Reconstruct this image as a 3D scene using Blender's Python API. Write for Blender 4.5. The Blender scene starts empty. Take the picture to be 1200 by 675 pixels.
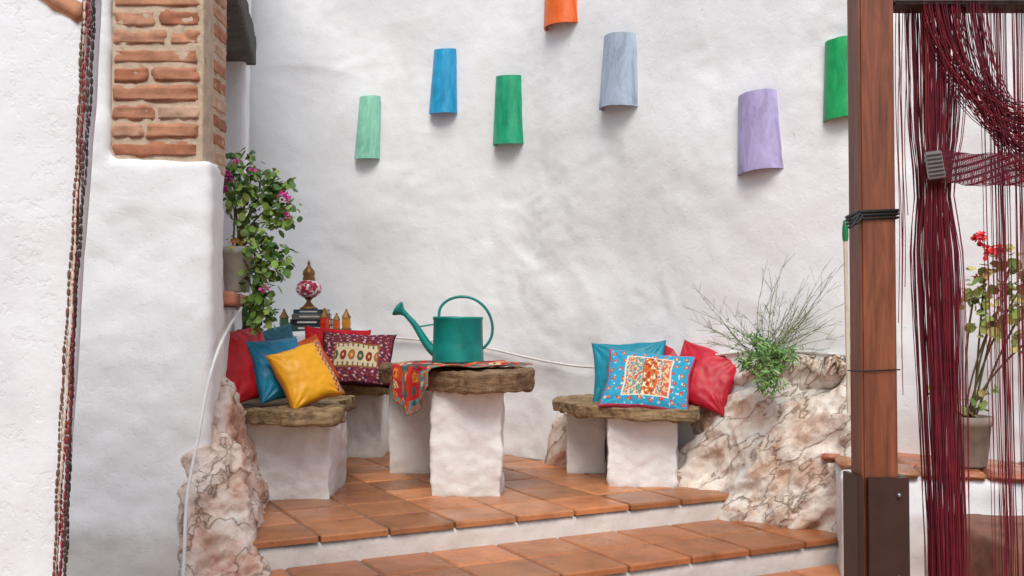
import bpy, bmesh, math, random
from mathutils import Vector, Matrix, noise
random.seed(7)
R=math.radians
scene=bpy.context.scene
coll=scene.collection

def lin(c):
    c=c/255.0
    return c/12.92 if c<=0.04045 else ((c+0.055)/1.055)**2.4
def S(r,g,b): return (lin(r),lin(g),lin(b),1.0)

# ---------------------------------------------------------------- materials
def newmat(name):
    m=bpy.data.materials.new(name); m.use_nodes=True
    nt=m.node_tree; b=nt.nodes["Principled BSDF"]
    return m,nt,b
def ramp(nt,fac,stops):
    r=nt.nodes.new("ShaderNodeValToRGB")
    e=r.color_ramp.elements
    while len(e)<len(stops): e.new(0.5)
    for i,(p,c) in enumerate(stops):
        e[i].position=p; e[i].color=c
    nt.links.new(fac,r.inputs[0]); return r
def coords(nt,scale=(1,1,1),rot=(0,0,0)):
    tc=nt.nodes.new("ShaderNodeTexCoord"); mp=nt.nodes.new("ShaderNodeMapping")
    mp.inputs["Scale"].default_value=scale; mp.inputs["Rotation"].default_value=rot
    nt.links.new(tc.outputs["Object"],mp.inputs[0]); return mp.outputs[0]
def noi(nt,vec,scale,detail=5,rough=0.55,dist=0.0):
    n=nt.nodes.new("ShaderNodeTexNoise"); nt.links.new(vec,n.inputs["Vector"])
    n.inputs["Scale"].default_value=scale; n.inputs["Detail"].default_value=detail
    n.inputs["Roughness"].default_value=rough; n.inputs["Distortion"].default_value=dist
    return n.outputs["Fac"]
def bump(nt,b,hs):
    prev=None
    for h,st,di in hs:
        bn=nt.nodes.new("ShaderNodeBump"); bn.inputs["Strength"].default_value=st; bn.inputs["Distance"].default_value=di
        nt.links.new(h,bn.inputs["Height"])
        if prev: nt.links.new(prev,bn.inputs["Normal"])
        prev=bn.outputs["Normal"]
    nt.links.new(prev,b.inputs["Normal"])
def mixc(nt,fac,a,b,mode='MIX'):
    m=nt.nodes.new("ShaderNodeMix"); m.data_type='RGBA'; m.blend_type=mode
    for sock,val in ((m.inputs[0],fac),(m.inputs[6],a),(m.inputs[7],b)):
        if hasattr(val,'is_linked'): nt.links.new(val,sock)
        else: sock.default_value=val
    return m.outputs[2]
def Lk(nt,a,b): nt.links.new(a,b)

def plaster(name,c1=(0.82,0.84,0.85,1),c2=(0.76,0.775,0.78,1),fine=1.0,dirt=True):
    m,nt,b=newmat(name); v=coords(nt)
    big=noi(nt,v,1.5,6,0.66,0.5); r=ramp(nt,big,[(0.34,c2),(0.49,c1),(1,c1)])
    sp=noi(nt,v,17,4,0.68); rs=ramp(nt,sp,[(0.24,(0.60,0.53,0.45,1)),(0.31,(1,1,1,1))])
    c=mixc(nt,0.6,r.outputs[0],rs.outputs[0],'MULTIPLY')
    if dirt:
        sx=nt.nodes.new("ShaderNodeSeparateXYZ"); Lk(nt,v,sx.inputs[0])
        ma=nt.nodes.new("ShaderNodeMath"); ma.operation='MULTIPLY_ADD'; ma.inputs[1].default_value=0.35; Lk(nt,noi(nt,v,7,4,0.7),ma.inputs[0]); Lk(nt,sx.outputs[2],ma.inputs[2])
        rd=ramp(nt,ma.outputs[0],[(0.10,(0.66,0.58,0.49,1)),(0.28,(1,1,1,1))])
        c=mixc(nt,0.5,c,rd.outputs[0],'MULTIPLY')
    Lk(nt,c,b.inputs["Base Color"]); b.inputs["Roughness"].default_value=0.85
    pit=ramp(nt,noi(nt,v,30,3,0.7),[(0.36,(0,0,0,1)),(0.46,(1,1,1,1))])
    bump(nt,b,[(noi(nt,v,5,5,0.66),0.28*fine,0.02),(pit.outputs[0],0.30*fine,0.0022)])
    return m
M_wall=plaster("whitewash_plaster")
M_wall2=plaster("whitewash_dirty",(0.83,0.84,0.835,1),(0.71,0.70,0.67,1),1.3)

def attr(name,rough=0.8,bs=0.0,bscale=60,spec=0.5,var=0.0,sheen=0):
    m,nt,b=newmat(name)
    a=nt.nodes.new("ShaderNodeAttribute"); a.attribute_name="Col"
    v=coords(nt); c=a.outputs["Color"]
    if var:
        r=ramp(nt,noi(nt,v,bscale*0.25,4,0.65),[(0.3,(1-var,)*3+(1,)),(0.7,(1,1,1,1))])
        c=mixc(nt,1.0,c,r.outputs[0],'MULTIPLY')
    Lk(nt,c,b.inputs["Base Color"]); b.inputs["Roughness"].default_value=rough
    b.inputs["Specular IOR Level"].default_value=spec
    if bs: bump(nt,b,[(noi(nt,v,bscale,3,0.6),bs,0.003)])
    return m
M_leaf=attr("leaf_surface",0.5,0)
M_fabric=attr("embroidered_fabric",0.85,0.4,220,0.2,0.2)
M_brick=attr("brick_clay",0.9,0.8,60,0.2,0.35)

def tilemat():
    m,nt,b=newmat("terracotta_tile"); v=coords(nt)
    a=nt.nodes.new("ShaderNodeAttribute"); a.attribute_name="Col"
    n1=noi(nt,v,6,5,0.65,0.3)
    r=ramp(nt,n1,[(0.25,(0.56,0.53,0.52,1)),(0.5,(0.95,0.95,0.95,1)),(0.8,(1.22,1.2,1.18,1))])
    c=mixc(nt,1.0,a.outputs["Color"],r.outputs[0],'MULTIPLY')
    sp=ramp(nt,noi(nt,v,55,2,0.5),[(0.27,(0.35,0.3,0.28,1)),(0.34,(1,1,1,1))])
    c=mixc(nt,0.6,c,sp.outputs[0],'MULTIPLY')
    Lk(nt,c,b.inputs["Base Color"])
    rr=ramp(nt,noi(nt,v,2.5,3,0.6),[(0.35,(0.26,)*3+(1,)),(0.7,(0.5,)*3+(1,))])
    Lk(nt,rr.outputs[0],b.inputs["Roughness"])
    bump(nt,b,[(noi(nt,v,16,4,0.6),0.2,0.008)])
    return m
M_tile=tilemat()
def simple(name,c,rough=0.6,metal=0.0,bs=0.0,bscale=30,var=0.25,vscale=10,scale=(1,1,1),spec=0.5,rot=(0,0,0)):
    m,nt,b=newmat(name); v=coords(nt,scale,rot)
    c=tuple(c[:3])+(1,)
    d=tuple(x*(1-var) for x in c[:3])+(1,); l=tuple(min(1,x*(1+var*0.5)) for x in c[:3])+(1,)
    r=ramp(nt,noi(nt,v,vscale,4,0.6),[(0.3,d),(0.5,c),(0.75,l)])
    Lk(nt,r.outputs[0],b.inputs["Base Color"])
    b.inputs["Roughness"].default_value=rough; b.inputs["Metallic"].default_value=metal
    b.inputs["Specular IOR Level"].default_value=spec
    if bs: bump(nt,b,[(noi(nt,v,bscale,4,0.6),bs,0.005)])
    return m
e1_=Vector((.62,-.42,.66)).normalized(); e2_=e1_.cross(Vector((0,1,0))).normalized(); e3_=e1_.cross(e2_)
STR=Matrix((e1_,e2_,e3_))
def rockmat(name,base,tint,white):
    m,nt,b=newmat(name); v=coords(nt)
    vr=coords(nt,(1,1,1),STR.to_euler()); mp=nt.nodes.new("ShaderNodeMapping"); mp.inputs["Scale"].default_value=(1.2,2.9,2.6); Lk(nt,vr,mp.inputs[0]); vs=mp.outputs[0]
    n1=noi(nt,vs,1.6,9,0.66,0.35)
    r=ramp(nt,n1,base)
    n2=noi(nt,v,8,8,0.72,0.2)
    r2=ramp(nt,n2,[(0.33,(0.42,0.34,0.28,1)),(0.41,(0.84,0.79,0.75,1)),(0.48,(1,1,1,1))])
    c=mixc(nt,0.65,r.outputs[0],r2.outputs[0],'MULTIPLY')
    n3=noi(nt,v,2.2,8,0.68)
    g=ramp(nt,n3,[(white,(0,0,0,1)),(white+.05,(.85,.85,.85,1))])
    c=mixc(nt,g.outputs[0],c,mixc(nt,0.4,S(228,225,217),r2.outputs[0],'MULTIPLY'))
    h=ramp(nt,n3,[(0.36,(.6,.6,.6,1)),(0.43,(0,0,0,1))])
    c=mixc(nt,h.outputs[0],c,mixc(nt,0.6,tint,r2.outputs[0],'MULTIPLY'))
    vo=nt.nodes.new("ShaderNodeTexVoronoi"); vo.feature='DISTANCE_TO_EDGE'; vo.inputs["Scale"].default_value=1.6
    wv=nt.nodes.new("ShaderNodeVectorMath"); wv.operation='MULTIPLY_ADD'
    nn=nt.nodes.new("ShaderNodeTexNoise"); nn.inputs["Scale"].default_value=4; nn.inputs["Detail"].default_value=5; Lk(nt,vs,nn.inputs["Vector"])
    Lk(nt,nn.outputs["Color"],wv.inputs[0]); wv.inputs[1].default_value=(.6,.6,.6); Lk(nt,vs,wv.inputs[2]); Lk(nt,wv.outputs[0],vo.inputs["Vector"])
    cr=ramp(nt,vo.outputs["Distance"],[(0.0,(0.28,0.21,0.17,1)),(0.018,(0.8,0.75,0.71,1)),(0.045,(1,1,1,1))])
    c=mixc(nt,0.75,c,cr.outputs[0],'MULTIPLY')
    Lk(nt,c,b.inputs["Base Color"]); b.inputs["Roughness"].default_value=0.85
    bump(nt,b,[(cr.outputs[0],0.6,0.015),(n1,0.75,0.05),(n2,0.7,0.02)])
    return m
M_rock=rockmat("limestone_rock",[(0.26,S(130,100,80)),(0.36,S(186,150,126)),(0.43,S(216,190,168)),(0.50,S(230,218,204)),(0.60,S(236,230,220)),(0.71,S(204,188,168)),(0.82,S(228,222,212))],S(186,144,118),.50)
M_rock2=rockmat("pink_rock",[(0.26,S(126,90,74)),(0.36,S(180,136,116)),(0.43,S(208,168,148)),(0.50,S(222,200,184)),(0.60,S(226,212,200)),(0.71,S(196,164,146)),(0.82,S(218,204,194))],S(180,128,106),.56)
def slabmat(name,cs):
    m,nt,b=newmat(name); v=coords(nt,(1,1.5,6)); w=coords(nt)
    n1=noi(nt,v,5,7,0.70,0.7)
    r=ramp(nt,n1,[(0.28,cs[0]),(0.45,cs[1]),(0.58,cs[2]),(0.78,cs[3])])
    n2=noi(nt,w,18,7,0.75)
    r2=ramp(nt,n2,[(0.34,(0.38,0.35,0.32,1)),(0.52,(1,1,1,1))])
    Lk(nt,mixc(nt,0.85,r.outputs[0],r2.outputs[0],'MULTIPLY'),b.inputs["Base Color"])
    b.inputs["Roughness"].default_value=0.75
    bump(nt,b,[(n1,0.9,0.025),(n2,0.8,0.010)]); return m
M_table=slabmat("weathered_table_slab",[S(72,50,36),S(120,90,62),S(148,120,88),S(168,150,122)])
M_bench=slabmat("weathered_bench_slab",[S(80,64,48),S(134,110,78),S(166,140,102),S(184,164,132)])
def woodmat(name,c0,c1,rough=0.45):
    m,nt,b=newmat(name); v=coords(nt,(9,9,0.7))
    n1=noi(nt,v,5,6,0.68,0.6)
    r=ramp(nt,n1,[(0.3,c0),(0.7,c1)]); Lk(nt,r.outputs[0],b.inputs["Base Color"])
    b.inputs["Roughness"].default_value=rough; bump(nt,b,[(n1,0.4,0.003)]); return m
M_post=woodmat("varnished_red_wood",S(84,42,24),S(144,82,50))
M_darkwood=woodmat("old_dark_wood",S(44,40,38),S(90,82,76),0.8)
M_bracket=simple("brown_painted_steel",S(62,40,32),0.45,0.2,0.1)
M_black=simple("black_cord",S(22,22,24),0.6)
M_whitepipe=simple("white_pvc",S(215,215,212),0.5,0,0,var=0.15)
M_cord=simple("white_cable",S(214,212,206),0.6,var=0.15)
M_burg=simple("burgundy_thread",S(124,18,38),0.7,0,var=0.4,vscale=30)
M_burg2=simple("wine_thread",S(92,12,34),0.7,0,var=0.4,vscale=30)
M_teal=simple("teal_enamel",(0.0,0.23,0.20),0.36,0.1,0.15,25,0.4,8)
M_stem=simple("plant_stem",S(98,92,58),0.8)
M_stemdry=simple("dry_plant_stem",S(118,128,84),0.85,var=0.3)
M_pot=simple("stone_grey_pot",S(200,200,188),0.85,0,0.4,30,0.3,8)
M_potb=simple("weathered_clay_pot",S(140,126,116),0.85,0,0.4,30,0.4,8)
M_brass=simple("aged_brass",S(130,96,54),0.45,0.7,0.2,40)
M_mortar=simple("lime_mortar",S(192,172,148),0.95,0,0.8,60,0.3,20)
M_sill=simple("terracotta_sill",S(184,124,96),0.8,0,0.5,40,0.35,12)
M_cact=simple("cactus_skin",S(80,116,58),0.6,0,0.3,60,0.3)
M_grout=simple("grey_grout",S(130,106,90),0.95,0,0.5,60)

# ---------------------------------------------------------------- mesh helpers
def empty(name,loc=(0,0,0)):
    e=bpy.data.objects.new(name,None); e.location=loc; e.empty_display_size=0.1; coll.objects.link(e); return e
def mk(name,verts,faces,mat,parent=None,smooth=False,cols=None,M=None):
    me=bpy.data.meshes.new(name)
    if M is not None: verts=[M@Vector(v) for v in verts]
    me.from_pydata([tuple(v) for v in verts],[],faces); me.update()
    if smooth:
        for p in me.polygons: p.use_smooth=True
    if mat: me.materials.append(mat)
    if cols is not None:
        ca=me.color_attributes.new("Col",'FLOAT_COLOR','POINT')
        for i,c in enumerate(cols): ca.data[i].color=(c[0],c[1],c[2],1)
    o=bpy.data.objects.new(name,me); coll.objects.link(o)
    if parent: o.parent=parent
    return o
def displace(me,amp,freq,seed=0,oct=4,strat=None,ridge=False):
    off=Vector((seed*13.1,seed*7.7,seed*3.3))
    ns=[v.normal.copy() for v in me.vertices]
    for v,n in zip(me.vertices,ns):
        p=v.co.copy()
        if strat:
            q=STR@p
            p=Vector((q.x*strat[0],q.y*strat[1],q.z*strat[2]))
        d=noise.fractal(p*freq+off,0.9,2.1,oct)
        if ridge: d=0.35-abs(d)*1.3
        v.co+=n*d*amp
    me.update()
def remesh(o,voxel):
    m=o.modifiers.new("r",'REMESH'); m.mode='VOXEL'; m.voxel_size=voxel
    dg=bpy.context.evaluated_depsgraph_get(); dg.update()
    me=bpy.data.meshes.new_from_object(o.evaluated_get(dg))
    o.modifiers.clear(); old=o.data; mats=[x for x in old.materials]; o.data=me
    if not me.materials:
        for x in mats: me.materials.append(x)
    for p in me.polygons: p.use_smooth=True
    return me
def smooth_mesh(me,it):
    bm=bmesh.new(); bm.from_mesh(me)
    for _ in range(it): bmesh.ops.smooth_vert(bm,verts=bm.verts,factor=0.5,use_axis_x=True,use_axis_y=True,use_axis_z=True)
    bm.to_mesh(me); bm.free(); me.update()
def prism(name,poly,z0,z1,mat,parent=None,voxel=0.02,amp=0.01,freq=4,seed=0,sm=2,top=None,extra=None,rough=0):
    n=len(poly); t=top or poly
    vs=[(x,y,z0) for x,y in poly]+[(x,y,z1) for x,y in t]
    fs=[list(range(n))[::-1],list(range(n,2*n))]+[[i,(i+1)%n,n+(i+1)%n,n+i] for i in range(n)]
    if extra:
        for (p2,a,b) in extra:
            k=len(vs); n=len(p2); vs+=[(x,y,a) for x,y in p2]+[(x,y,b) for x,y in p2]
            fs+=[[k+i for i in range(n)][::-1],[k+n+i for i in range(n)]]+[[k+i,k+(i+1)%n,k+n+(i+1)%n,k+n+i] for i in range(n)]
    o=mk(name,vs,fs,mat,parent)
    bm=bmesh.new(); bm.from_mesh(o.data); bmesh.ops.recalc_face_normals(bm,faces=bm.faces); bm.to_mesh(o.data); bm.free()
    if voxel:
        me=remesh(o,voxel); smooth_mesh(me,sm)
        if amp: displace(me,amp,freq,seed)
        if rough: displace(me,rough,16,seed+2,3)
    return o
def rock(name,hulls,mat,voxel=0.02,amp=0.06,seed=0,parent=None):
    bm=bmesh.new()
    for pts in hulls:
        vs=[bm.verts.new(p) for p in pts]
        bmesh.ops.convex_hull(bm,input=vs)
    me=bpy.data.meshes.new(name); bm.to_mesh(me); bm.free(); me.materials.append(mat)
    o=bpy.data.objects.new(name,me); coll.objects.link(o)
    if parent: o.parent=parent
    me=remesh(o,voxel); smooth_mesh(me,3)
    displace(me,amp,1.4,seed,2)
    displace(me,amp*1.25,1.8,seed+3,3,(0.7,2.2,1.9),True); displace(me,amp*0.36,4.5,seed+5,3,(0.8,1.8,1.8),True)
    displace(me,amp*0.08,18,seed+6,3)
    return o
def curve(name,lines,rad,mat,parent=None,res=1,taper=None,smooth=False,cyc=False):
    cu=bpy.data.curves.new(name,'CURVE'); cu.dimensions='3D'; cu.bevel_depth=rad; cu.bevel_resolution=res
    cu.use_fill_caps=True
    for k,ln in enumerate(lines):
        s=cu.splines.new('NURBS' if smooth else 'POLY'); s.points.add(len(ln)-1)
        for i,p in enumerate(ln):
            s.points[i].co=(p[0],p[1],p[2],1)
            s.points[i].radius=(taper(i/(len(ln)-1)) if taper else 1)
        if smooth: s.order_u=min(4,len(ln)); s.use_endpoint_u=True; s.resolution_u=6
        s.use_cyclic_u=cyc
    cu.materials.append(mat)
    o=bpy.data.objects.new(name,cu); coll.objects.link(o)
    if parent: o.parent=parent
    return o
def lathe(name,prof,mat,loc,parent=None,seg=32,smooth=True,colf=None,tilt=None,sc=1.0):
    vs=[];fs=[]
    M=Matrix.Translation(loc)@(tilt or Matrix())@Matrix.Scale(sc,4)
    for r,z in prof:
        for i in range(seg):
            a=2*math.pi*i/seg; vs.append(M@Vector((r*math.cos(a),r*math.sin(a),z)))
    for j in range(len(prof)-1):
        for i in range(seg):
            fs.append([j*seg+i,j*seg+(i+1)%seg,(j+1)*seg+(i+1)%seg,(j+1)*seg+i])
    return mk(name,vs,fs,mat,parent,smooth)
def bbox(name,x0,x1,y0,y1,z0,z1,mat,parent=None,bev=0.005,M=None):
    bm=bmesh.new(); bmesh.ops.create_cube(bm,size=1)
    for v in bm.verts: v.co=Vector(((x0+x1)/2+v.co.x*(x1-x0),(y0+y1)/2+v.co.y*(y1-y0),(z0+z1)/2+v.co.z*(z1-z0)))
    if bev: bmesh.ops.bevel(bm,geom=list(bm.edges),offset=bev,segments=2,affect='EDGES')
    if M is not None: bm.transform(M)
    me=bpy.data.meshes.new(name); bm.to_mesh(me); bm.free(); me.materials.append(mat)
    o=bpy.data.objects.new(name,me); coll.objects.link(o)
    if parent: o.parent=parent
    return o

# ---------------------------------------------------------------- ground, steps
A=Vector((-1.147,4.44)); U=Vector((0.89,0.456)).normalized(); V=Vector((-U.y,U.x))
def uv2(u,v): p=A+U*u+V*v; return (p.x,p.y)
WP=[(-2.7,8.2),(-2.07,8.0),(-0.9,7.62),(-0.06,7.25),(0.36,6.88),(0.9,6.32),(1.4,5.85),(2.0,5.36),(2.7,4.9),(4.2,4.1),(6.0,3.2)]
def wy(x):
    for (x0,y0),(x1,y1) in zip(WP,WP[1:]):
        if x<=x1: return y0+(y1-y0)*(x-x0)/(x1-x0)
    return WP[-1][1]
def tiles(name,us,vs_,z,th,test,parent=None,tint=(196,112,66),nose=None,gap=0.007):
    verts=[];faces=[];cols=[]
    for j in range(len(vs_)-1):
        for i in range(len(us)-1):
            u0,u1,v0,v1=us[i]+gap,us[i+1]-gap,vs_[j]+gap,vs_[j+1]-gap
            cu,cv=(u0+u1)/2,(v0+v1)/2; cx,cy=uv2(cu,cv)
            if not test(cx,cy,cu,cv): continue
            k=random.uniform(0.82,1.10); h=random.uniform(-9,9)
            c=S(min(255,(tint[0]+h)*k),(tint[1]+h)*k,(tint[2]+h*0.8)*k)
            dz=random.uniform(-0.0015,0.0015); b=len(verts); rings=[(0,-th),(0,-0.008),(0.003,-0.003),(0.009,0)]
            ang=random.uniform(-0.008,0.008)
            for ins,zz in rings:
                for (a,bb) in ((u0+ins,v0+ins),(u1-ins,v0+ins),(u1-ins,v1-ins),(u0+ins,v1-ins)):
                    a2=cu+(a-cu)*math.cos(ang)-(bb-cv)*math.sin(ang); b2=cv+(a-cu)*math.sin(ang)+(bb-cv)*math.cos(ang)
                    x,y=uv2(a2,b2); verts.append((x,y,z+dz+zz)); cols.append(c)
            for r in range(3):
                for q in range(4): faces.append([b+r*4+q,b+r*4+(q+1)%4,b+r*4+4+(q+1)%4,b+r*4+4+q])
            faces.append([b+12,b+13,b+14,b+15])
    return mk(name,verts,faces,M_tile,parent,False,cols)
gr=mk("ground",[(-300,-300,-0.275),(300,-300,-0.275),(300,300,-0.275),(-300,300,-0.275)],[[0,1,2,3]],simple("dusty_paving",S(165,140,120),0.9,0,0.4,20,0.3,2))
T=0.33
terr=empty("raised_terrace")
us=[-0.99]+[-0.66+T*i for i in range(0,11)]; us=[u for u in us if u<2.6]+[2.84]
vsr=[-0.0+T*i for i in range(0,13)]
tiles("floor_tiles",us,vsr,0.0,0.03,lambda x,y,u,v: y<wy(x)+0.2 and x>-2.3 and (u>0 or y>4.7),terr,(190,126,82))
prism("riser",[uv2(-.12,0.022),uv2(2.82,0.022),uv2(2.82,1.0),uv2(-.12,1.0)],-0.3,-0.034,M_wall2,terr,0.02,0.008,6,2,1)
mk("grout_bed",[(*uv2(-.1,0.03),-0.008),(*uv2(2.82,0.03),-0.008),(*uv2(2.82,4.2),-0.008),(*uv2(-1,4.2),-0.008),(*uv2(-1,1.0),-.008),(*uv2(-.1,1.0),-.008)],[[0,1,2,3,4,5]],M_grout,terr)
st=empty("lower_step")
us2=[-.17+0.345*i for i in range(0,13)]; us2=[u for u in us2 if u<2.8]+[3.0]
tiles("tread_tiles",us2,[-0.63,-0.30,0.03],-0.13,0.03,lambda x,y,u,v:True,st,(194,124,80))
prism("riser",[uv2(-.16,-0.607),uv2(2.98,-0.607),uv2(2.98,0.5),uv2(-.16,0.5)],-0.35,-0.163,M_wall2,st,0.02,0.008,6,4,1)
mk("grout_bed",[(*uv2(-.16,-0.6),-0.138),(*uv2(2.97,-0.6),-0.138),(*uv2(2.97,0.04),-0.138),(*uv2(-.16,0.04),-0.138)],[[0,1,2,3]],M_grout,st)
tiles("courtyard_paving",[-2.3+0.34*i for i in range(24)],[-5.06+0.34*i for i in range(18)],-0.25,0.03,lambda x,y,u,v: v<-0.62 or u>3.1,None,(190,122,80))

# ---------------------------------------------------------------- back wall
def catmull(P,n):
    out=[]
    for i in range(len(P)-1):
        p0=P[max(i-1,0)];p1=P[i];p2=P[i+1];p3=P[min(i+2,len(P)-1)]
        for k in range(n):
            t=k/n
            out.append(tuple(0.5*((2*p1[a])+(-p0[a]+p2[a])*t+(2*p0[a]-5*p1[a]+4*p2[a]-p3[a])*t*t+(-p0[a]+3*p1[a]-3*p2[a]+p3[a])*t**3) for a in range(len(p1))))
    out.append(P[-1]); return out
def wallgrid(name,path,z0,z1,dz,mat,amp=0.03,thick=0.3,parent=None,seed=0,lean=0):
    nz=int((z1-z0)/dz); vs=[];fs=[]
    n=len(path)
    for i,(x,y) in enumerate(path):
        a=Vector(path[max(i-1,0)]);b=Vector(path[min(i+1,n-1)]); d=(b-a).normalized(); nr=Vector((d.y,-d.x))
        for j in range(nz+1):
            z=z0+j*dz; p=Vector((x,y,z)); q=p+Vector((seed,seed*2,0))
            n2=noise.noise(q*1.9+Vector((9,3,1)))
            dd=noise.fractal(q*0.9,1,2,2)*amp+noise.fractal(q*2.6,0.75,2.1,5)*amp*0.30*(0.45+max(0,n2+.2))
            dd+=amp*0.13*max(0,0.12-abs(noise.noise(Vector((q.x*1.3,q.y*1.3,q.z*3.2+q.x*.9)))))/0.12*max(0,n2*2)
            vs.append((x+nr.x*dd+lean*(z-z0),y+nr.y*dd,z))
    for i in range(n-1):
        for j in range(nz):
            a=i*(nz+1)+j; fs.append([a,a+nz+1,a+nz+2,a+1])
    o=mk(name,vs,fs,mat,parent,True)
    m=o.modifiers.new("s",'SOLIDIFY'); m.thickness=thick; m.offset=-1
    return o
path=catmull(WP,32)
wallgrid("whitewashed_wall",path,-0.35,4.2,0.024,M_wall,0.05,0.3)

# ---------------------------------------------------------------- house on the left
house=empty("whitewashed_house")
prism("front_pillar",[(-2.9,4.58),(-1.345,4.58),(-1.40,5.0),(-2.9,5.02)],-0.35,1.68,M_wall,house,0.022,0.018,2.5,1,2,extra=[([(-2.9,4.585),(-1.815,4.578),(-1.815,5.0),(-2.9,5.0)],1.4,4.2)],rough=0.003)
prism("wall_under_sill",[(-2.5,4.97),(-1.41,4.97),(-1.80,6.93),(-2.5,6.93)],-0.35,1.03,M_wall,house,0.03,0.02,2.5,6,2)
prism("far_jamb",[(-2.9,6.9),(-1.80,6.9),(-2.08,8.1),(-2.9,8.3)],-0.35,4.2,M_wall,house,0.035,0.02,2.5,7,2)
prism("recess_back",[(-2.9,4.9),(-2.25,4.9),(-2.3,6.95),(-2.9,6.95)],0.9,4.2,M_wall,house,0.04,0.02,2.5,8,2)
prism("wall_over_lintel",[(-2.5,4.95),(-1.42,4.95),(-1.81,6.95),(-2.5,6.95)],2.90,4.2,M_wall,house,0.035,0.02,2.5,9,2)
prism("wooden_lintel",[(-2.3,4.9),(-1.37,4.9),(-1.76,7.0),(-2.3,7.0)],2.70,2.90,M_darkwood,house,0.02,0.008,5,3,1)
prism("window_sill",[(-2.3,5.0),(-1.355,5.0),(-1.72,6.85),(-2.3,6.85)],1.035,1.10,M_sill,house,0.012,0.006,8,3,1)
bp=empty("brick_pillar")
bbox("mortar_core",-1.81,-1.395,4.601,4.97,1.66,4.1,M_mortar,bp,0.004)
def brickcol():
    return random.choice([S(198,142,112),S(208,156,126),S(190,128,98),S(212,166,138),S(182,128,102),S(206,150,116),S(214,180,154)])
def lumpbrick(verts,faces,cols,c,s,col,seed,M=None,am=0.0085,bev=0.008):
    bm=bmesh.new(); bmesh.ops.create_cube(bm,size=1)
    for v in bm.verts: v.co=Vector((v.co.x*s[0],v.co.y*s[1],v.co.z*s[2]))
    bmesh.ops.bevel(bm,geom=list(bm.edges),offset=bev,segments=2,affect='EDGES')
    bmesh.ops.subdivide_edges(bm,edges=[e for e in bm.edges if e.calc_length()>0.04],cuts=5,use_grid_fill=True)
    bm.normal_update(); b=len(verts)
    for i,v in enumerate(bm.verts):
        v.index=i; p=v.co+v.normal*noise.fractal(v.co*22+Vector((seed*3.1,seed,0)),0.9,2,3)*am
        if M is not None: p=M@p
        verts.append(Vector(c)+p); k=0.9+0.25*noise.noise(v.co*25+Vector((seed,0,0)))
        cols.append((col[0]*k,col[1]*k,col[2]*k,1))
    for f in bm.faces: faces.append([b+v.index for v in f.verts])
    bm.free()
V_,F_,C_=[],[],[]
z=1.695; row=0; pat=[[0.40],[0.15,0.245],[0.20,0.195],[0.395],[0.17,0.225],[0.395],[0.25,0.145],[0.2,0.195],[0.395],[0.15,0.245]]
while z<3.4:
    h=random.uniform(0.066,0.074); x=-1.808
    for w in pat[row%len(pat)]:
        ww=w-0.012
        lumpbrick(V_,F_,C_,(x+w/2,4.663+random.uniform(-0.005,0.004),z+h/2),(ww,0.14,h),brickcol(),random.random()*90,None,0.012)
        x+=w+0.004
    lumpbrick(V_,F_,C_,(-1.455+random.uniform(-.003,.003),4.855,z+h/2),(0.13,0.21,h),brickcol(),random.random()*90)
    z+=h+0.016; row+=1
mk("bricks",V_,F_,M_brick,bp,True,C_)

# near wall on the left
near=empty("entrance_wall")
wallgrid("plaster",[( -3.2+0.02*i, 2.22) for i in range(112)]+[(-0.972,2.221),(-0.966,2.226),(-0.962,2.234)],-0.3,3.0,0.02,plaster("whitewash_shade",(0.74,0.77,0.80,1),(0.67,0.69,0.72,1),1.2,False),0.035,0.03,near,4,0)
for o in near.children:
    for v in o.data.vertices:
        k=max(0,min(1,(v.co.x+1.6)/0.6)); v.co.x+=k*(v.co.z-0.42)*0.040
V_,F_,C_=[],[],[]
Mr=Matrix.Rotation(0.55,3,'Y')
lumpbrick(V_,F_,C_,(-0.985,2.225,1.665),(0.14,0.06,0.04),S(206,150,118),3,Mr)
lumpbrick(V_,F_,C_,(-0.955,2.225,1.725),(0.14,0.06,0.04),S(190,132,102),8,Mr)
mk("exposed_bricks",V_,F_,M_brick,near,True,C_)
bc=empty("bead_curtain")
mats=[simple("bead_brown",S(110,76,60),0.5),simple("bead_beige",S(210,194,172),0.6),simple("bead_red",S(136,44,48),0.5),simple("bead_dark",S(64,52,46),0.5)]
for k in range(8):
    vs=[];fs=[]
    ox=(k%4)*0.0062-.003; oy=(k//4)*0.008
    zz=-0.2
    while zz<2.2:
        L=random.uniform(0.008,0.024); r=random.uniform(0.0020,0.0036)
        xx=-0.968+ (zz-0.42)*0.040+ox+0.004*math.sin(zz*6+k*1.7)+0.0012*math.sin(zz*40+k); yy=2.185+oy+0.003*math.cos(zz*7+k*2)
        b=len(vs)
        for rr,dz in ((r*0.4,0),(r,L*0.25),(r,L*0.75),(r*0.4,L)):
            for q in range(7): vs.append((xx+rr*math.cos(q*0.8976),yy+rr*math.sin(q*0.8976),zz+dz))
        for j in range(3):
            for q in range(7): fs.append([b+j*7+q,b+j*7+(q+1)%7,b+j*7+7+(q+1)%7,b+j*7+7+q])
        zz+=L+0.001
    mk("bead_strand_%d"%k,vs,fs,mats[[0,1,2,3,1,2,0,3][k]],bc,True)

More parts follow.
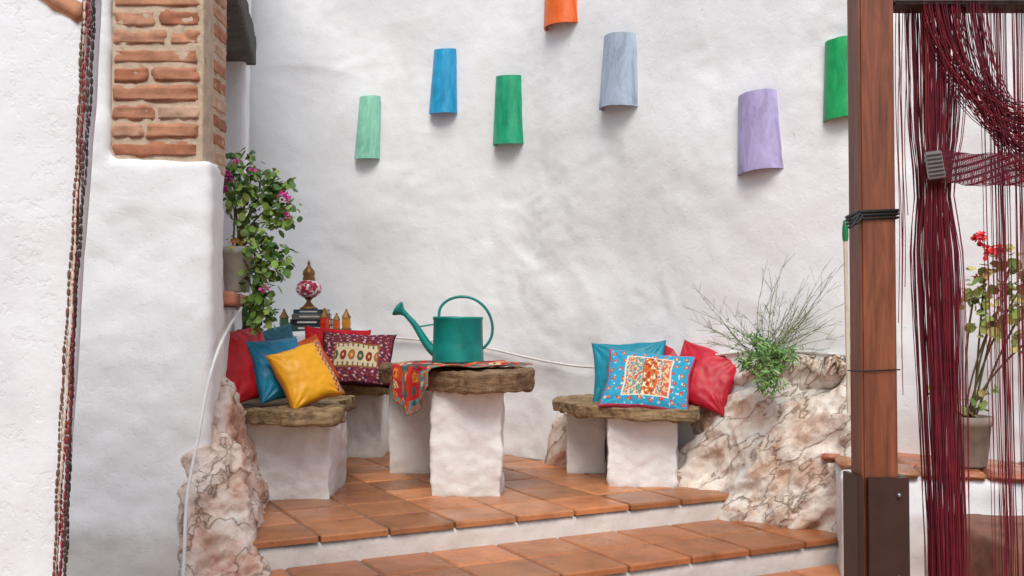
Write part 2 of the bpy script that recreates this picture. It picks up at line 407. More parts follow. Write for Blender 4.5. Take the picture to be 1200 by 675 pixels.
# ---------------------------------------------------------------- rocks
rock("rock_outcrop",[[(0.90,5.98,-.05),(.97,6.45,0),(1.25,5.54,-.25),(1.75,5.30,-.3),(1.95,5.2,-.3),(1.95,5.6,-.3),(1.2,6.3,-.2),
  (1.06,6.15,.33),(1.17,5.86,.42),(1.38,5.55,.28),(1.8,5.12,.34),(1.17,6.2,.55),(1.27,6.0,.74),(1.5,5.76,.77),(1.9,5.3,.73)],
  [(1.25,5.62,-.3),(1.58,5.26,-.3),(1.85,5.04,-.3),(1.5,5.38,.12),(1.85,5.08,.28),(1.9,5.5,.3),(1.4,5.8,.1)]],M_rock,0.011,0.085,3)
rock("rock_outcrop",[[(-1.40,4.9,.66),(-1.46,5.5,.58),(-1.6,5.9,.4),(-1.28,5.5,-.1),(-1.35,5.2,.25),(-1.22,4.62,-.1),(-1.03,4.36,-.3),(-1.06,4.40,-.14),(-1.30,4.18,-.3),(-1.38,4.36,.10),(-1.38,4.52,.34),(-1.5,4.7,.4),(-1.45,4.62,-.3),(-1.8,5.9,-.2),(-1.6,5.2,.58)]],M_rock2,0.011,0.06,9)
rock("rock_outcrop",[[(0.2,6.95,-.1),(0.55,6.5,-.1),(0.3,6.8,.35),(0.6,6.7,.3),(0.25,6.75,-.05)]],M_rock2,0.016,0.03,5)

# ---------------------------------------------------------------- benches and table
b1=empty("stone_bench")
def wob(poly,n=6,j=0.016):
    P=catmull(poly+[poly[0]],n)[:-1]
    return [(x+random.uniform(-j,j),y+random.uniform(-j,j)) for x,y in P]
prism("seat_slab",wob([(-1.43,5.36),(-1.15,5.22),(-.93,5.26),(-.90,5.45),(-.98,5.8),(-1.0,6.3),(-1.65,6.3),(-1.55,5.8)]),0.42,0.495,M_bench,b1,0.009,0.016,6,1,1,rough=.007)
prism("support_block",[(-1.38,5.48),(-.975,5.5),(-.99,6.1),(-1.6,6.1)],-0.02,0.43,M_wall2,b1,0.013,0.018,5,2,3,top=[(-1.43,5.45),(-.955,5.46),(-.97,6.1),(-1.6,6.1)],rough=.004)
b2=empty("stone_bench")
prism("seat_slab",wob([(-1.9,6.75),(-1.3,6.8),(-.86,6.85),(-.82,7.1),(-.84,7.55),(-1.4,7.65),(-2.0,7.75)]),0.45,0.53,M_bench,b2,0.01,0.014,6,4,1,rough=.006)
prism("support_block",[(-1.17,7.12),(-.9,7.12),(-.88,7.6),(-1.2,7.6)],-0.02,0.46,M_wall2,b2,0.015,0.016,5,5,3,rough=.004)
prism("support_block_rear",[(-1.9,7.22),(-1.23,7.22),(-1.23,7.7),(-1.9,7.7)],-0.02,0.46,M_wall2,b2,0.015,0.014,5,6,3)
b3=empty("stone_bench")
prism("seat_slab",wob([(.25,6.40),(.36,6.05),(.62,5.78),(.98,5.70),(1.07,5.88),(1.02,6.2),(.8,6.42),(.45,6.78)]),0.39,0.46,M_bench,b3,0.009,0.015,6,7,1,rough=.007)
prism("support_block",[(.55,5.92),(.94,5.88),(1.0,6.3),(.6,6.35)],-0.02,0.41,M_wall2,b3,0.013,0.018,5,8,3,top=[(.535,5.9),(.96,5.86),(1.0,6.3),(.6,6.35)],rough=.004)
prism("support_block_rear",[(.345,6.42),(.59,6.40),(.62,6.7),(.36,6.72)],-0.02,0.41,M_wall2,b3,0.015,0.014,5,9,3,rough=.004)
tb=empty("stone_table")
prism("table_top",wob([(-.82,6.35),(-.66,5.95),(-.46,5.58),(-.18,5.40),(.04,5.48),(.09,5.78),(-.03,6.2),(-.3,6.55),(-.62,6.75),(-.82,6.65)],5,0.018),0.57,0.675,M_table,tb,0.009,0.015,5,10,1,rough=.008)
prism("front_leg",[(-.45,5.6),(-.055,5.58),(-.05,5.95),(-.45,5.97)],-0.02,0.585,M_wall2,tb,0.013,0.016,5,11,3,top=[(-.44,5.58),(-.05,5.56),(-.05,5.95),(-.44,5.97)],rough=.004)
prism("rear_leg",[(-.77,6.40),(-.50,6.38),(-.48,6.7),(-.77,6.7)],-0.02,0.585,M_wall2,tb,0.015,0.014,5,12,3,rough=.004)
prism("corner_ledge",[(-1.95,7.15),(-1.28,7.2),(-1.12,7.5),(-1.15,7.8),(-2.2,8.1)],-0.02,0.87,M_wall,None,0.025,0.01,3,13,2)
prism("wall_ledge",[(-1.75,5.5),(-1.47,5.45),(-1.62,6.5),(-1.85,6.5)],-0.02,0.82,M_wall,None,0.025,0.01,3,14,2)

# right ledge + platform
lg=empty("tiled_ledge")
prism("plaster_base",[(1.55,4.86),(1.75,4.74),(3.6,4.35),(4.2,4.3),(4.2,4.6),(1.75,5.6)],-0.3,0.235,M_wall,lg,0.02,0.02,4,15,3)
V2=[];F2=[];C2=[]
for i in range(9):
    for j in range(3):
        x0=1.62+i*0.28; y0=4.80-0.21*(i*0.28)+j*0.27-0.07
        lumpbrick(V2,F2,C2,(x0+0.14,y0+0.13,0.25),(0.272,0.262,0.032),S(random.randint(170,195),random.randint(112,130),88),i*7+j,Matrix.Rotation(-0.21,3,'Z'),0.004)
mk("ledge_tiles",V2,F2,M_tile,lg,True,C2)
pf=empty("brick_platform")
prism("platform_base",[(1.95,4.05),(3.8,3.7),(4.2,4.5),(1.9,4.8)],-0.3,0.08,simple("brown_stone",S(128,88,70),0.85,0,0.7,30,0.4,10),pf,0.025,0.015,5,3,2)

# ---------------------------------------------------------------- roof tiles on the wall
def rooftile(px_x,y,ztop,zbot,wt,wb,col,yaw,roll,seed,worn):
    n=28;m=16;vs=[];fs=[]; L=ztop-zbot; th=0.013
    for side in (0,1):
        for j in range(m+1):
            t=j/m; w=(wt+(wb-wt)*t)/2-side*th
            for i in range(n+1):
                a=math.pi*i/n
                edge=0.004*math.sin(a*1.7+seed)+0.002*noise.noise(Vector((a*3,seed,j)))
                vs.append((w*math.cos(a), -w*0.80*math.sin(a)+0.012, -t*L+(edge if j in(0,m) else 0)))
    K=(n+1)*(m+1)
    for j in range(m):
        for i in range(n):
            a=j*(n+1)+i
            fs.append([a,a+1,a+n+2,a+n+1]); b=K+a; fs.append([b,b+n+1,b+n+2,b+1])
    for i in range(n):
        fs.append([i+1,i,K+i,K+i+1]); a=m*(n+1)+i; fs.append([a,a+1,K+a+1,K+a])
    for j in range(m):
        a=j*(n+1); fs.append([a,a+n+1,K+a+n+1,K+a]); a+=n; fs.append([a+n+1,a,K+a,K+a+n+1])
    M=Matrix.Translation((px_x,y,ztop))@Matrix.Rotation(yaw,4,'Z')@Matrix.Rotation(roll,4,'Y')
    m_,nt,b=newmat("painted_clay_%d"%seed); v=coords(nt,(1,1,0.3)); w_=coords(nt)
    dk=tuple(c*0.66 for c in col[:3])+(1,); lt=tuple(min(0.9,c*1.25+0.03) for c in col[:3])+(1,)
    n1=noi(nt,v,9+seed*.6,6,0.7,0.6); r=ramp(nt,n1,[(0.32,dk),(0.48,col),(0.68,lt)])
    sc=ramp(nt,noi(nt,w_,12,6,0.8),[(0.315,(0,0,0,1)),(0.335,(1,1,1,1))])
    c=mixc(nt,sc.outputs[0],S(170,120,90),r.outputs[0])
    Lk(nt,c,b.inputs["Base Color"]); b.inputs["Roughness"].default_value=0.36
    bump(nt,b,[(noi(nt,w_,30,4,0.6),0.25,0.004)])
    o=mk("roof_tile",vs,fs,m_,None,True,None,None); o.matrix_world=M
    bm=bmesh.new(); bm.from_mesh(o.data); bmesh.ops.recalc_face_normals(bm,faces=bm.faces); bm.to_mesh(o.data); bm.free()
    md=o.modifiers.new("b",'EDGE_SPLIT'); md.split_angle=R(50)
def onw(px,py_t,py_b,wt,wb,col,roll=0,seed=0,worn=0):
    k=(px-600)/1200; lo,hi=-2.5,5.9
    for _ in range(40):
        mid=(lo+hi)/2
        if mid/wy(mid)<k: lo=mid
        else: hi=mid
    x=lo; y=wy(x); d=y-0.06
    zt=0.98+(370-py_t)/1200*d; zb=0.98+(370-py_b)/1200*d
    dx=0.3; yaw=math.atan2(wy(x+dx)-wy(x-dx),2*dx)
    c=math.cos(yaw)
    rooftile(x,y-0.024,zt,zb,wt*d/1200/c*0.92,wb*d/1200/c*0.92,col,yaw,roll,seed,worn)
onw(433,111,185,27,33,S(138,206,178),R(3.0),1)
onw(521,55,131,28,36,S(24,150,198),R(2),2)
onw(596,87,168,31,37,S(20,154,110),R(0.5),3)
onw(657,-48,28,33,40,S(222,100,22),R(-2),4)
onw(728,38,124,35,42,S(158,176,194),R(2),5)
onw(888,107,201,40,50,S(168,158,200),R(-3),6)
onw(988,42,137,36,44,S(10,158,84),R(-1),7)

# ---------------------------------------------------------------- cushions
def sm(x): return max(0,min(1,x))
def cushion(name,w,h,t,loc,tilt,yaw,roll,pat,seed=0,n=84,mat=None):
    vs=[];fs=[];cs=[]
    M=Matrix.Translation(loc)@Matrix.Rotation(R(yaw),4,'Z')@Matrix.Rotation(R(tilt),4,'X')@Matrix.Rotation(R(roll),4,'Z')
    for side in (1,-1):
        for j in range(n+1):
            for i in range(n+1):
                u=-1+2*i/n; v=-1+2*j/n
                e=((1-u*u)*(1-v*v))
                th=t/2*max(0,e)**0.42
                x=u*w/2*(1-0.09*(1-v*v)*abs(u)); y=v*h/2*(1-0.09*(1-u*u)*abs(v))
                th*=1-0.12*v
                q=Vector((u*1.1+seed*5,v*1.1+side*3,seed))
                wr=noise.fractal(q,0.9,2.2,3)*0.014*sm(e*4)
                rad=math.hypot(abs(u)-1,abs(v)-1)
                wr+=0.006*math.sin(math.atan2(abs(v)-1.02,abs(u)-1.02)*14+seed)*sm(1-rad)*sm(e*8)
                x+=0.006*noise.noise(Vector((v*2,seed,1))); y+=0.008*noise.noise(Vector((u*2,seed,5)))
                vs.append((x,y,side*(th+wr))); cs.append(pat(u,v,seed))
    K=(n+1)**2
    for j in range(n):
        for i in range(n):
            a=j*(n+1)+i; fs.append([a,a+1,a+n+2,a+n+1]); b=K+a; fs.append([b,b+n+1,b+n+2,b+1])
    o=mk(name,vs,fs,mat or M_fabric,None,True,cs)
    bm=bmesh.new(); bm.from_mesh(o.data); bmesh.ops.remove_doubles(bm,verts=bm.verts,dist=0.0004); bm.to_mesh(o.data); bm.free()
    o.matrix_world=M; return o
def plain(c,c2=None):
    def f(u,v,s):
        k=0.9+0.2*noise.noise(Vector((u*3,v*3,s)))
        if max(abs(u),abs(v))>0.965: k*=0.72
        return (c[0]*k,c[1]*k,c[2]*k)
    return f
def yellow(u,v,s):
    c=S(232,166,22)
    e=max(abs(u),abs(v))
    if e>0.95: return S(200,130,30)
    if u>0.66:
        k=int((v+1)*11+ (1 if u>.77 else 0))%2
        return S(136,54,54) if (u>0.70 and u<0.84 and k) else S(222,164,70) if u<0.88 else S(110,84,120)
    return c
def maroon(u,v,s):
    e=max(abs(u),abs(v))
    if e>0.95: return S(60,24,36)
    if abs(u)<0.62 and abs(v)<0.44:
        if abs(u)>0.58 or abs(v)>0.39: return S(150,104,60)
        if abs(v)<0.27:
            a=(u/0.58*2.5); fx=a-math.floor(a)-0.5; k=int(math.floor(a))
            r=math.hypot(fx*1.0,(v+0.03)/0.26*0.55)
            if r<0.12: return S(214,180,120)
            if r<0.32: return [S(60,96,70),S(150,44,40),S(190,110,50)][k%3]
            if r<0.38: return S(100,56,44)
            return S(214,196,160)
        return S(214,198,168) if int((u+2)*22+ (v>0))%3 else S(110,100,66)
    a=noise.noise(Vector((u*13,v*11,2)))+0.6*math.sin(u*30+3*math.sin(v*9))*math.sin(v*26)
    if a>0.50: return S(200,170,166)
    if a<-0.45: return S(56,50,84)
    if abs(a)<0.05: return S(170,96,50)
    return S(116,36,58)
def turq(u,v,s):
    if max(abs(u),abs(v))>0.955: return S(196,70,96)
    if abs(u)<0.54 and abs(v)<0.70:
        if abs(u)>0.50 or abs(v)>0.66: return S(226,216,196)
        t=(u+0.54)/1.08; b=int(t*5); f=t*5-b
        a=noise.noise(Vector((u*17,v*11,b*3.7)))+.55*math.sin(v*20+b)*math.sin(t*33)
        if f<0.08: return S(84,128,118)
        if b==2 or (b==3 and f<0.5):
            return S(238,218,176) if a>0.30 else S(206,104,48) if a>-0.30 else S(160,52,44)
        if b==1: return S(110,150,140) if a>0.05 else S(220,208,180) if a>-.3 else S(190,100,80)
        if b==4: return S(200,100,80) if a>-0.05 else S(220,184,140)
        return S(200,130,90) if a>0.1 else S(216,204,180) if a>-.3 else S(90,140,156)
    a=noise.noise(Vector((u*13,v*11,7)))
    gx=(u*4.2+.15*math.sin(v*9))%1-0.5; gy=(v*3.2+.1*math.sin(u*11))%1-0.5; r=math.hypot(gx,gy)+a*0.12
    if r<0.08: return S(240,206,110)
    if r<0.20: return S(200,54,66)
    if a>0.45: return S(190,216,214)
    return S(54,160,194)
M_satin=attr("satin_fabric",0.45,0.2,120,0.4,0.15)
cushion("red_cushion",.38,.42,.14,(-1.44,5.50,.715),72,52,8,plain(S(210,26,38)),1,mat=M_satin)
cushion("blue_cushion",.34,.36,.14,(-1.265,5.57,.69),68,46,4,plain(S(20,136,172)),2,mat=M_satin)
cushion("dark_teal_cushion",.36,.36,.12,(-1.44,6.22,.74),70,40,12,plain(S(16,88,110)),3,mat=M_satin)
cushion("yellow_cushion",.32,.35,.15,(-1.10,5.46,.665),62,30,18,yellow,4,mat=M_satin)
cushion("red_cushion",.46,.40,.13,(-1.20,6.98,.72),62,10,-4,plain(S(200,30,44)),5)
cushion("orange_cushion",.34,.34,.12,(-1.30,6.5,.67),65,35,20,plain(S(214,88,40)),6)
cushion("embroidered_cushion",.50,.44,.12,(-1.03,6.80,.69),52,4,-3,maroon,7,n=150)
cushion("teal_cushion",.46,.42,.13,(.71,6.22,.63),66,-12,3,plain(S(20,142,166)),8,mat=M_satin)
cushion("embroidered_cushion",.52,.42,.13,(.785,5.92,.602),50,-10,-6,turq,9,n=150)
cushion("red_cushion",.40,.40,.14,(1.12,6.0,.62),62,-22,-16,plain(S(200,28,50)),10,mat=M_satin)
cushion("red_cushion",.40,.36,.12,(1.0,6.24,.66),66,-20,6,plain(S(186,24,42)),11,mat=M_satin)

# ---------------------------------------------------------------- runner cloth
def runner():
    n,m=130,110; vs=[];fs=[];cs=[]
    e0=Vector((-0.40,5.47)); e1=Vector((-0.78,6.20)); ed=(e1-e0).normalized(); inn=Vector((ed.y,-ed.x))
    if inn.x<0: inn=-inn
    W=0.66; top=0.60; hang=0.25
    for j in range(m+1):
        s=-hang+(top+hang)*j/m
        for i in range(n+1):
            t=i/n
            wv=0.014*math.sin(t*17)+0.006*math.sin(t*41+1)
            if s<0:
                k=min(1,-s/0.05)
                p=e0+ed*(0.0+W*t*(0.9))-inn*(0.032+wv*k*1.2+0.012*k)
                drop=-s*(0.30+0.80*math.sin(t*math.pi*0.95+0.1))
                z=0.700-drop
            else:
                q=sm(s/0.05); p=e0+ed*(W*t*(0.9-0.25*s/top)+0.03*s/top)+inn*(s-0.032*(1-q))
                z=0.701+0.005*math.sin(t*25+s*20)+0.008*sm(math.sin(s*14+t*6))
            vs.append((p.x,p.y,z))
            X_=t*7; Y_=(s+hang)*13
            c1=int(X_);c2=int(Y_); rr=random.Random(c1*31+c2*7+3).random()
            fx=X_-c1-.5; fy=Y_-c2-.5; rd=math.hypot(fx,fy)+.25*noise.noise(Vector((X_*3,Y_*3,1)))
            base=[S(186,40,40),S(200,70,44),S(90,136,134),S(168,46,60),S(196,54,44)][int(rr*5)]
            c=base if rd>0.34 else ([S(226,196,150),S(50,100,100),S(220,140,60)][int(rr*17)%3])
            if .12<rd<.18: c=S(130,36,44)
            if t<0.05 or t>0.95 or j<6: c=S(70,150,140) if (i//3+j//3)%2 else S(204,76,50)
            cs.append(c)
    for j in range(m):
        for i in range(n):
            a=j*(n+1)+i; fs.append([a,a+1,a+n+2,a+n+1])
    o=mk("table_runner",vs,fs,M_fabric,None,True,cs)
    md=o.modifiers.new("s",'SOLIDIFY'); md.thickness=0.004
runner()

# ---------------------------------------------------------------- watering can
wc=empty("watering_can"); cx,cy,cz=-0.315,5.98,0.710
lathe("body",[(0,0),(.147,0),(.153,.006),(.150,.014),(.150,.02),(.147,.10),(.146,.105),(.146,.11),(.143,.245),(.147,.25),(.148,.258),(.145,.264),(.141,.262),(.139,.25),(.139,.02),(0,.02)],M_teal,(cx,cy,cz),wc,48)
vs=[(cx,cy,cz+.262)];K=24
for i in range(K+1):
    a=-math.pi/2+math.pi*i/K; vs.append((cx-.141*math.cos(a),cy+.141*math.sin(a),cz+.262))
cvv=mk("cover",vs,[[0,i+1,i+2] for i in range(K)],M_teal,wc); cvv.modifiers.new("s",'SOLIDIFY').thickness=0.004
curve("handle",[[(cx+a,cy,cz+b) for a,b in [(-.11,.255),(-.115,.30),(-.09,.345),(-.03,.378),(.04,.385),(.11,.365),(.17,.31),(.20,.24),(.205,.17),(.185,.11),(.14,.075)]]],.0085,M_teal,wc,3,smooth=True)
curve("spout",[[(cx+a,cy,cz+b) for a,b in [(-.12,.045),(-.16,.075),(-.195,.125),(-.23,.185),(-.265,.24),(-.315,.285)]]],.03,M_teal,wc,5,taper=lambda t:1.0-0.55*t,smooth=True)
curve("brace",[[(cx-.142,cy,cz+.22),(cx-.235,cy,cz+.205)]],.005,M_teal,wc,2)
tm=Matrix.Rotation(R(-55),4,'Y')
lathe("rose",[(.013,-.02),(.016,0),(.022,.02),(.044,.045),(.048,.052),(.044,.06),(.02,.066),(0,.068)],M_teal,(cx-.31,cy,cz+.282),wc,32,tilt=tm)

# ---------------------------------------------------------------- lamp, books, lanterns
BX,BY,BZ=-1.46,7.38,0.872
bk=empty("book_stack")
def book(nm,z,w,d,h,col,rot):
    M=Matrix.Translation((BX+.02,BY,z))@Matrix.Rotation(rot,4,'Z')
    c=simple(nm+"_cover",col,0.6)
    bbox(nm+"_pages",-w/2+.005,w/2-.004,-d/2+.004,d/2-.004,.004,h-.004,simple(nm+"_paper",S(214,204,182),0.9),bk,0.001,M)
    bbox(nm+"_front",-w/2,w/2,-d/2,d/2,h-.004,h,c,bk,0.001,M); bbox(nm+"_back",-w/2,w/2,-d/2,d/2,0,.004,c,bk,0.001,M)
    bbox(nm+"_spine",-w/2,w/2,-d/2-.003,-d/2+.003,0.001,h-.001,c,bk,0.001,M)
    bbox(nm+"_title",-w*.3,w*.25,-d/2-.0045,-d/2-.0032,h*.35,h*.65,simple(nm+"_print",S(206,200,190),.6),bk,0,M)
book("book_a",BZ,.28,.2,.040,S(46,66,70),0.05)
book("book_b",BZ+.041,.26,.19,.042,S(30,32,38),-0.12)
book("book_c",BZ+.084,.27,.18,.036,S(90,94,86),0.1)
book("book_d",BZ+.121,.23,.17,.032,S(40,62,76),-0.04)
lp=empty("mosaic_lamp"); z0=BZ+.154; LX=BX-.005; sc=1.06
lathe("base",[(0,0),(.06,0),(.062,.008),(.04,.02),(.018,.045),(.014,.06),(.026,.07),(.03,.078),(.05,.082)],M_brass,(LX,BY,z0),lp,sc=sc)
mm,nt,b=newmat("mosaic_glass"); v=coords(nt); vo=nt.nodes.new("ShaderNodeTexVoronoi"); vo.inputs["Scale"].default_value=55; Lk(nt,v,vo.inputs["Vector"])
sep=nt.nodes.new("ShaderNodeSeparateColor"); Lk(nt,vo.outputs["Color"],sep.inputs[0])
rr=ramp(nt,sep.outputs[0],[(0,S(150,34,60)),(0.4,S(196,100,116)),(0.6,S(230,205,205)),(1,S(120,20,40))]); rr.color_ramp.interpolation='CONSTANT'
Lk(nt,rr.outputs[0],b.inputs["Base Color"]); b.inputs["Roughness"].default_value=0.15
lathe("glass_globe",[(.035,.08),(.06,.09),(.082,.115),(.088,.14),(.08,.168),(.058,.19),(.035,.20)],mm,(LX,BY,z0),lp,sc=sc)
lathe("cap",[(.04,.198),(.043,.205),(.036,.225),(.042,.24),(.038,.262),(.018,.285),(.008,.30),(.012,.31),(.004,.33),(0,.34)],M_brass,(LX,BY,z0),lp,sc=sc)
def lantern(x,y,z,s,col):
    e=empty("small_lantern")
    m=simple("lantern_glass",col,0.25,0,0.1)
    lathe("base",[(0,0),(.034*s,0),(.034*s,.012*s),(.028*s,.018*s)],M_brass,(x,y,z),e,6,False)
    lathe("glass",[(.027*s,.016*s),(.030*s,.05*s),(.027*s,.085*s)],m,(x,y,z),e,6,False)
    lathe("roof",[(.033*s,.083*s),(.03*s,.09*s),(.01*s,.125*s),(.006*s,.14*s),(0,.145*s)],M_brass,(x,y,z),e,6,False)
lantern(-1.33,7.27,.872,1.15,S(220,56,24)); lantern(-1.21,7.48,.872,1.1,S(200,130,30)); lantern(-1.62,7.28,.872,1.1,S(60,110,70)); lantern(-1.27,7.42,.872,.9,S(206,90,30))

# ---------------------------------------------------------------- plants
def leafmesh(name,clumps,cols,asp=0.8,parent=None,up=0.4,fold=0.2):
    vs=[];fs=[];cs=[]
    for (c,r,n,size) in clumps:
        c=Vector(c)
        for _ in range(n):
            d=Vector((random.gauss(0,1),random.gauss(0,1),random.gauss(0,1)))
            d=d.normalized()*random.random()**0.5*r
            p=c+Vector((d.x,d.y,d.z))
            nrm=(d.normalized()*0.6+Vector((random.uniform(-1,1),random.uniform(-1,.5),random.uniform(-.5,1)+up))).normalized()
            t=nrm.cross(Vector((random.uniform(-1,1),random.uniform(-1,1),random.uniform(-1,1)))).normalized(); w=nrm.cross(t)
            L=size*random.uniform(0.6,1.25); W=L*asp
            b=len(vs); k=random.uniform(0.7,1.25); col=random.choice(cols)
            pts=[(0,0,0),(.25,.38,fold),(.6,.5,fold),(.9,.25,fold*.5),(1,0,0),(.9,-.25,fold*.5),(.6,-.5,fold),(.25,-.38,fold),(.5,0,-.02)]
            for a,bb,h in pts:
                vs.append(p+t*(a*L)+w*(bb*W)+nrm*(h*W*0.5)); cs.append((col[0]*k,col[1]*k,col[2]*k))
            for q in range(8): fs.append([b+8,b+q,b+(q+1)%8])
    return mk(name,vs,fs,M_leaf,parent,True,cs)
G1=[S(104,142,60),S(134,170,78),S(86,122,52),S(162,186,100),S(70,104,46)]
pl=empty("geranium_plant")
px,py,pz=-1.465,5.46,1.105
lathe("pot",[(0,0),(.062,0),(.066,.01),(.082,.2),(.09,.205),(.092,.24),(.083,.242),(.075,.2),(0,.19)],M_pot,(px,py,pz),pl,28)
targets=[(-1.38,5.45,1.74),(-1.29,5.4,1.62),(-1.23,5.4,1.47),(-1.26,5.4,1.32),(-1.33,5.38,1.15),(-1.46,5.45,1.72),(-1.50,5.45,1.58),(-1.38,5.45,1.5),(-1.30,5.38,1.36),(-1.27,5.38,1.2),(-1.33,5.38,1.02),(-1.31,5.4,1.08),(-1.50,5.5,1.80),(-1.30,5.4,.98),(-1.42,5.45,1.62),(-1.34,5.36,1.25),(-1.23,5.38,1.56),(-1.26,5.38,1.68)]
lines=[]
for t in targets:
    a=Vector((px+random.uniform(-.03,.03),py,pz+.2)); t=Vector(t)
    mid=(a+t)/2+Vector((random.uniform(-.03,.03),random.uniform(-.05,.03),.1)); lines.append([a,a.lerp(mid,.5)+Vector((0,0,.03)),mid,t.lerp(mid,.4),t])
curve("stems",lines,.0055,M_stem,pl,1,taper=lambda t:1.1-.6*t,smooth=True)
cl=[]
for t in targets:
    cl.append((t,.08,26,.044))
    for _ in range(3):
        cl.append(((t[0]+random.uniform(-.10,.09),t[1]+random.uniform(-.1,.1),t[2]+random.uniform(-.10,.10)),.045,9,.04))
leafmesh("leaves",cl,G1,.95,pl)
PK=[S(216,50,150),S(230,90,180),S(186,40,130)]
leafmesh("flowers",[((-1.48,5.32,1.70),.035,34,.022),((-1.44,5.32,1.79),.022,16,.02),((-1.19,5.32,1.60),.032,40,.022),((-1.17,5.32,1.50),.016,14,.018),((-1.28,5.30,1.12),.018,14,.018),((-1.50,5.32,1.65),.022,16,.02),((-1.35,5.32,1.75),.014,8,.018)],PK,.9,pl)
leafmesh("yellow_leaves",[((px,py-.06,pz+.26),.05,18,.032)],[S(196,166,50),S(160,150,60),S(214,120,60)],.9,pl)
cc=empty("cactus_plant")
lathe("pot",[(0,0),(.05,0),(.065,.06),(.07,.08),(.06,.08),(.055,.06),(0,.06)],M_potb,(-1.48,5.78,.822),cc,24)
for i in range(7):
    a=i*0.9; r=.035 if i else 0; h=random.uniform(.12,.19)
    prof=[(.0,0.0)]+[(.012+.002*math.sin(k*2.2),k*h/6) for k in range(1,6)]+[(.008,h),(0,h+.006)]
    lathe("column_%d"%i,prof,M_cact,(-1.46+r*math.cos(a),5.72+r*math.sin(a),.875),cc,9)
# wild shrub on the rock
wp=empty("wild_shrub"); base=Vector((1.39,5.60,.76)); lines=[];tw=[]
for i in range(50):
    a=random.uniform(-1.1,1.35); L=random.uniform(.28,.64)*(1 if abs(a)<.9 else .75)
    d=Vector((math.sin(a),random.uniform(-.45,.0),math.cos(a)*.95)).normalized(); side=Vector((random.uniform(-1,1),random.uniform(-.4,.2),random.uniform(-.3,.6)))*.10
    P=[base+Vector((random.uniform(-.08,.08),random.uniform(-.05,.05),0))]
    p0=P[0]
    for k in range(1,8):
        t=k/7; P.append(p0+d*L*t+side*t*t+Vector((random.uniform(-.006,.006),0,-.06*t*t)))
    lines.append(P)
    for _ in range(4):
        k=random.randint(3,6); q=P[k]; dd=(P[k+1]-P[k]).normalized(); o=(dd+Vector((random.uniform(-.9,.9),random.uniform(-.5,.5),random.uniform(-.5,.7)))).normalized(); l2=random.uniform(.04,.12)
        tw.append([q,q+o*l2*.5+Vector((0,0,.004)),q+o*l2])
curve("dry_stems",lines,.0015,M_stemdry,wp,0,taper=lambda t:1.3-.8*t)
curve("twigs",tw,.0009,M_stemdry,wp,0)
G2=[S(84,132,60),S(108,152,76),S(64,106,50),S(136,170,96)]
leafmesh("leaves",[((1.34,5.44,.76),.11,400,.045),((1.25,5.48,.73),.06,120,.042),((1.43,5.40,.77),.075,190,.042),((1.34,5.34,.65),.08,190,.045),((1.31,5.48,.85),.06,80,.04)],G2,.22,wp,.2)
tips=[]
for l in lines: tips.append((l[-1],.012,2,.010)); tips.append((l[3],.03,3,.02)); tips.append((l[2],.03,4,.025))
leafmesh("seed_heads",tips,[S(130,150,90),S(108,136,76)],.3,wp)
# red geranium right
rg=empty("red_geranium_plant"); gx,gy,gz=2.16,4.86,.27
lathe("pot",[(0,0),(.075,0),(.08,.01),(.098,.19),(.108,.195),(.11,.235),(.1,.237),(.09,.2),(0,.19)],M_potb,(gx,gy,gz),rg,28)
T2=[(2.17,4.7,1.15),(2.26,4.7,1.06),(2.34,4.7,1.0),(2.2,4.7,.95),(2.38,4.75,1.14),(2.3,4.7,1.24),(2.36,4.7,.86),(2.14,4.75,1.05),(1.94,4.8,.62),(2.2,4.75,.62),(2.15,4.75,.55)]
lines=[]
for t in T2:
    a=Vector((gx+random.uniform(-.03,.03),gy,gz+.2)); t=Vector(t); mid=(a+t)/2+Vector((-.04+random.uniform(-.03,.05),0,.03)); lines.append([a,mid,t])
curve("stems",lines,.005,M_stem,rg,1,smooth=True)
leafmesh("leaves",[(t,.08,26,.05) for t in T2[:8]]+[(t,.04,6,.04) for t in T2[8:]]+[((gx,gy,gz+.25),.08,20,.04)],[S(130,150,76),S(160,170,94),S(106,134,64),S(180,170,100)],.95,rg)
RD=[S(224,34,38),S(240,60,54),S(190,24,34)]
leafmesh("flowers",[((2.12,4.64,1.33),.03,40,.024),((2.18,4.64,1.27),.03,40,.024),((2.22,4.64,1.29),.02,20,.02),((2.13,4.66,1.16),.015,10,.018)],RD,.9,rg)
# fallen petals on the terrace
vs=[];fs=[]
for i in range(26):
    x,y=uv2(random.uniform(.15,1.5),random.uniform(.2,1.6)); a=random.random()*6; s=random.uniform(.006,.011); b=len(vs)
    for q in range(5): vs.append((x+s*math.cos(a+q*1.257),y+s*.7*math.sin(a+q*1.257),.004+random.uniform(0,.003)))
    fs.append([b+q for q in range(5)])
mk("fallen_petals",vs,fs,simple("dry_petal",S(190,80,120),.8))

# ---------------------------------------------------------------- cables & pipes
def wl(x,z,off=.05): return (x,wy(x)-off,z)
curve("wall_cable",[[wl(-1.25,.84),wl(-1.0,.83),wl(-.62,.80),wl(-.24,.77),wl(.06,.70),wl(.35,.65),wl(.58,.64),wl(.9,.68),wl(1.28,.78),wl(1.54,.79),wl(1.9,.76)]],.008,M_cord,None,2,smooth=True)
curve("white_pipe",[[(-1.40,5.3,1.02),(-1.37,5.0,.95),(-1.29,4.52,.86),(-1.335,4.48,.67),(-1.33,4.34,.42),(-1.34,4.22,.24),(-1.30,4.10,.05),(-1.28,4.0,-.1),(-1.28,3.95,-.25)]],.0075,M_whitepipe,None,3,smooth=True)

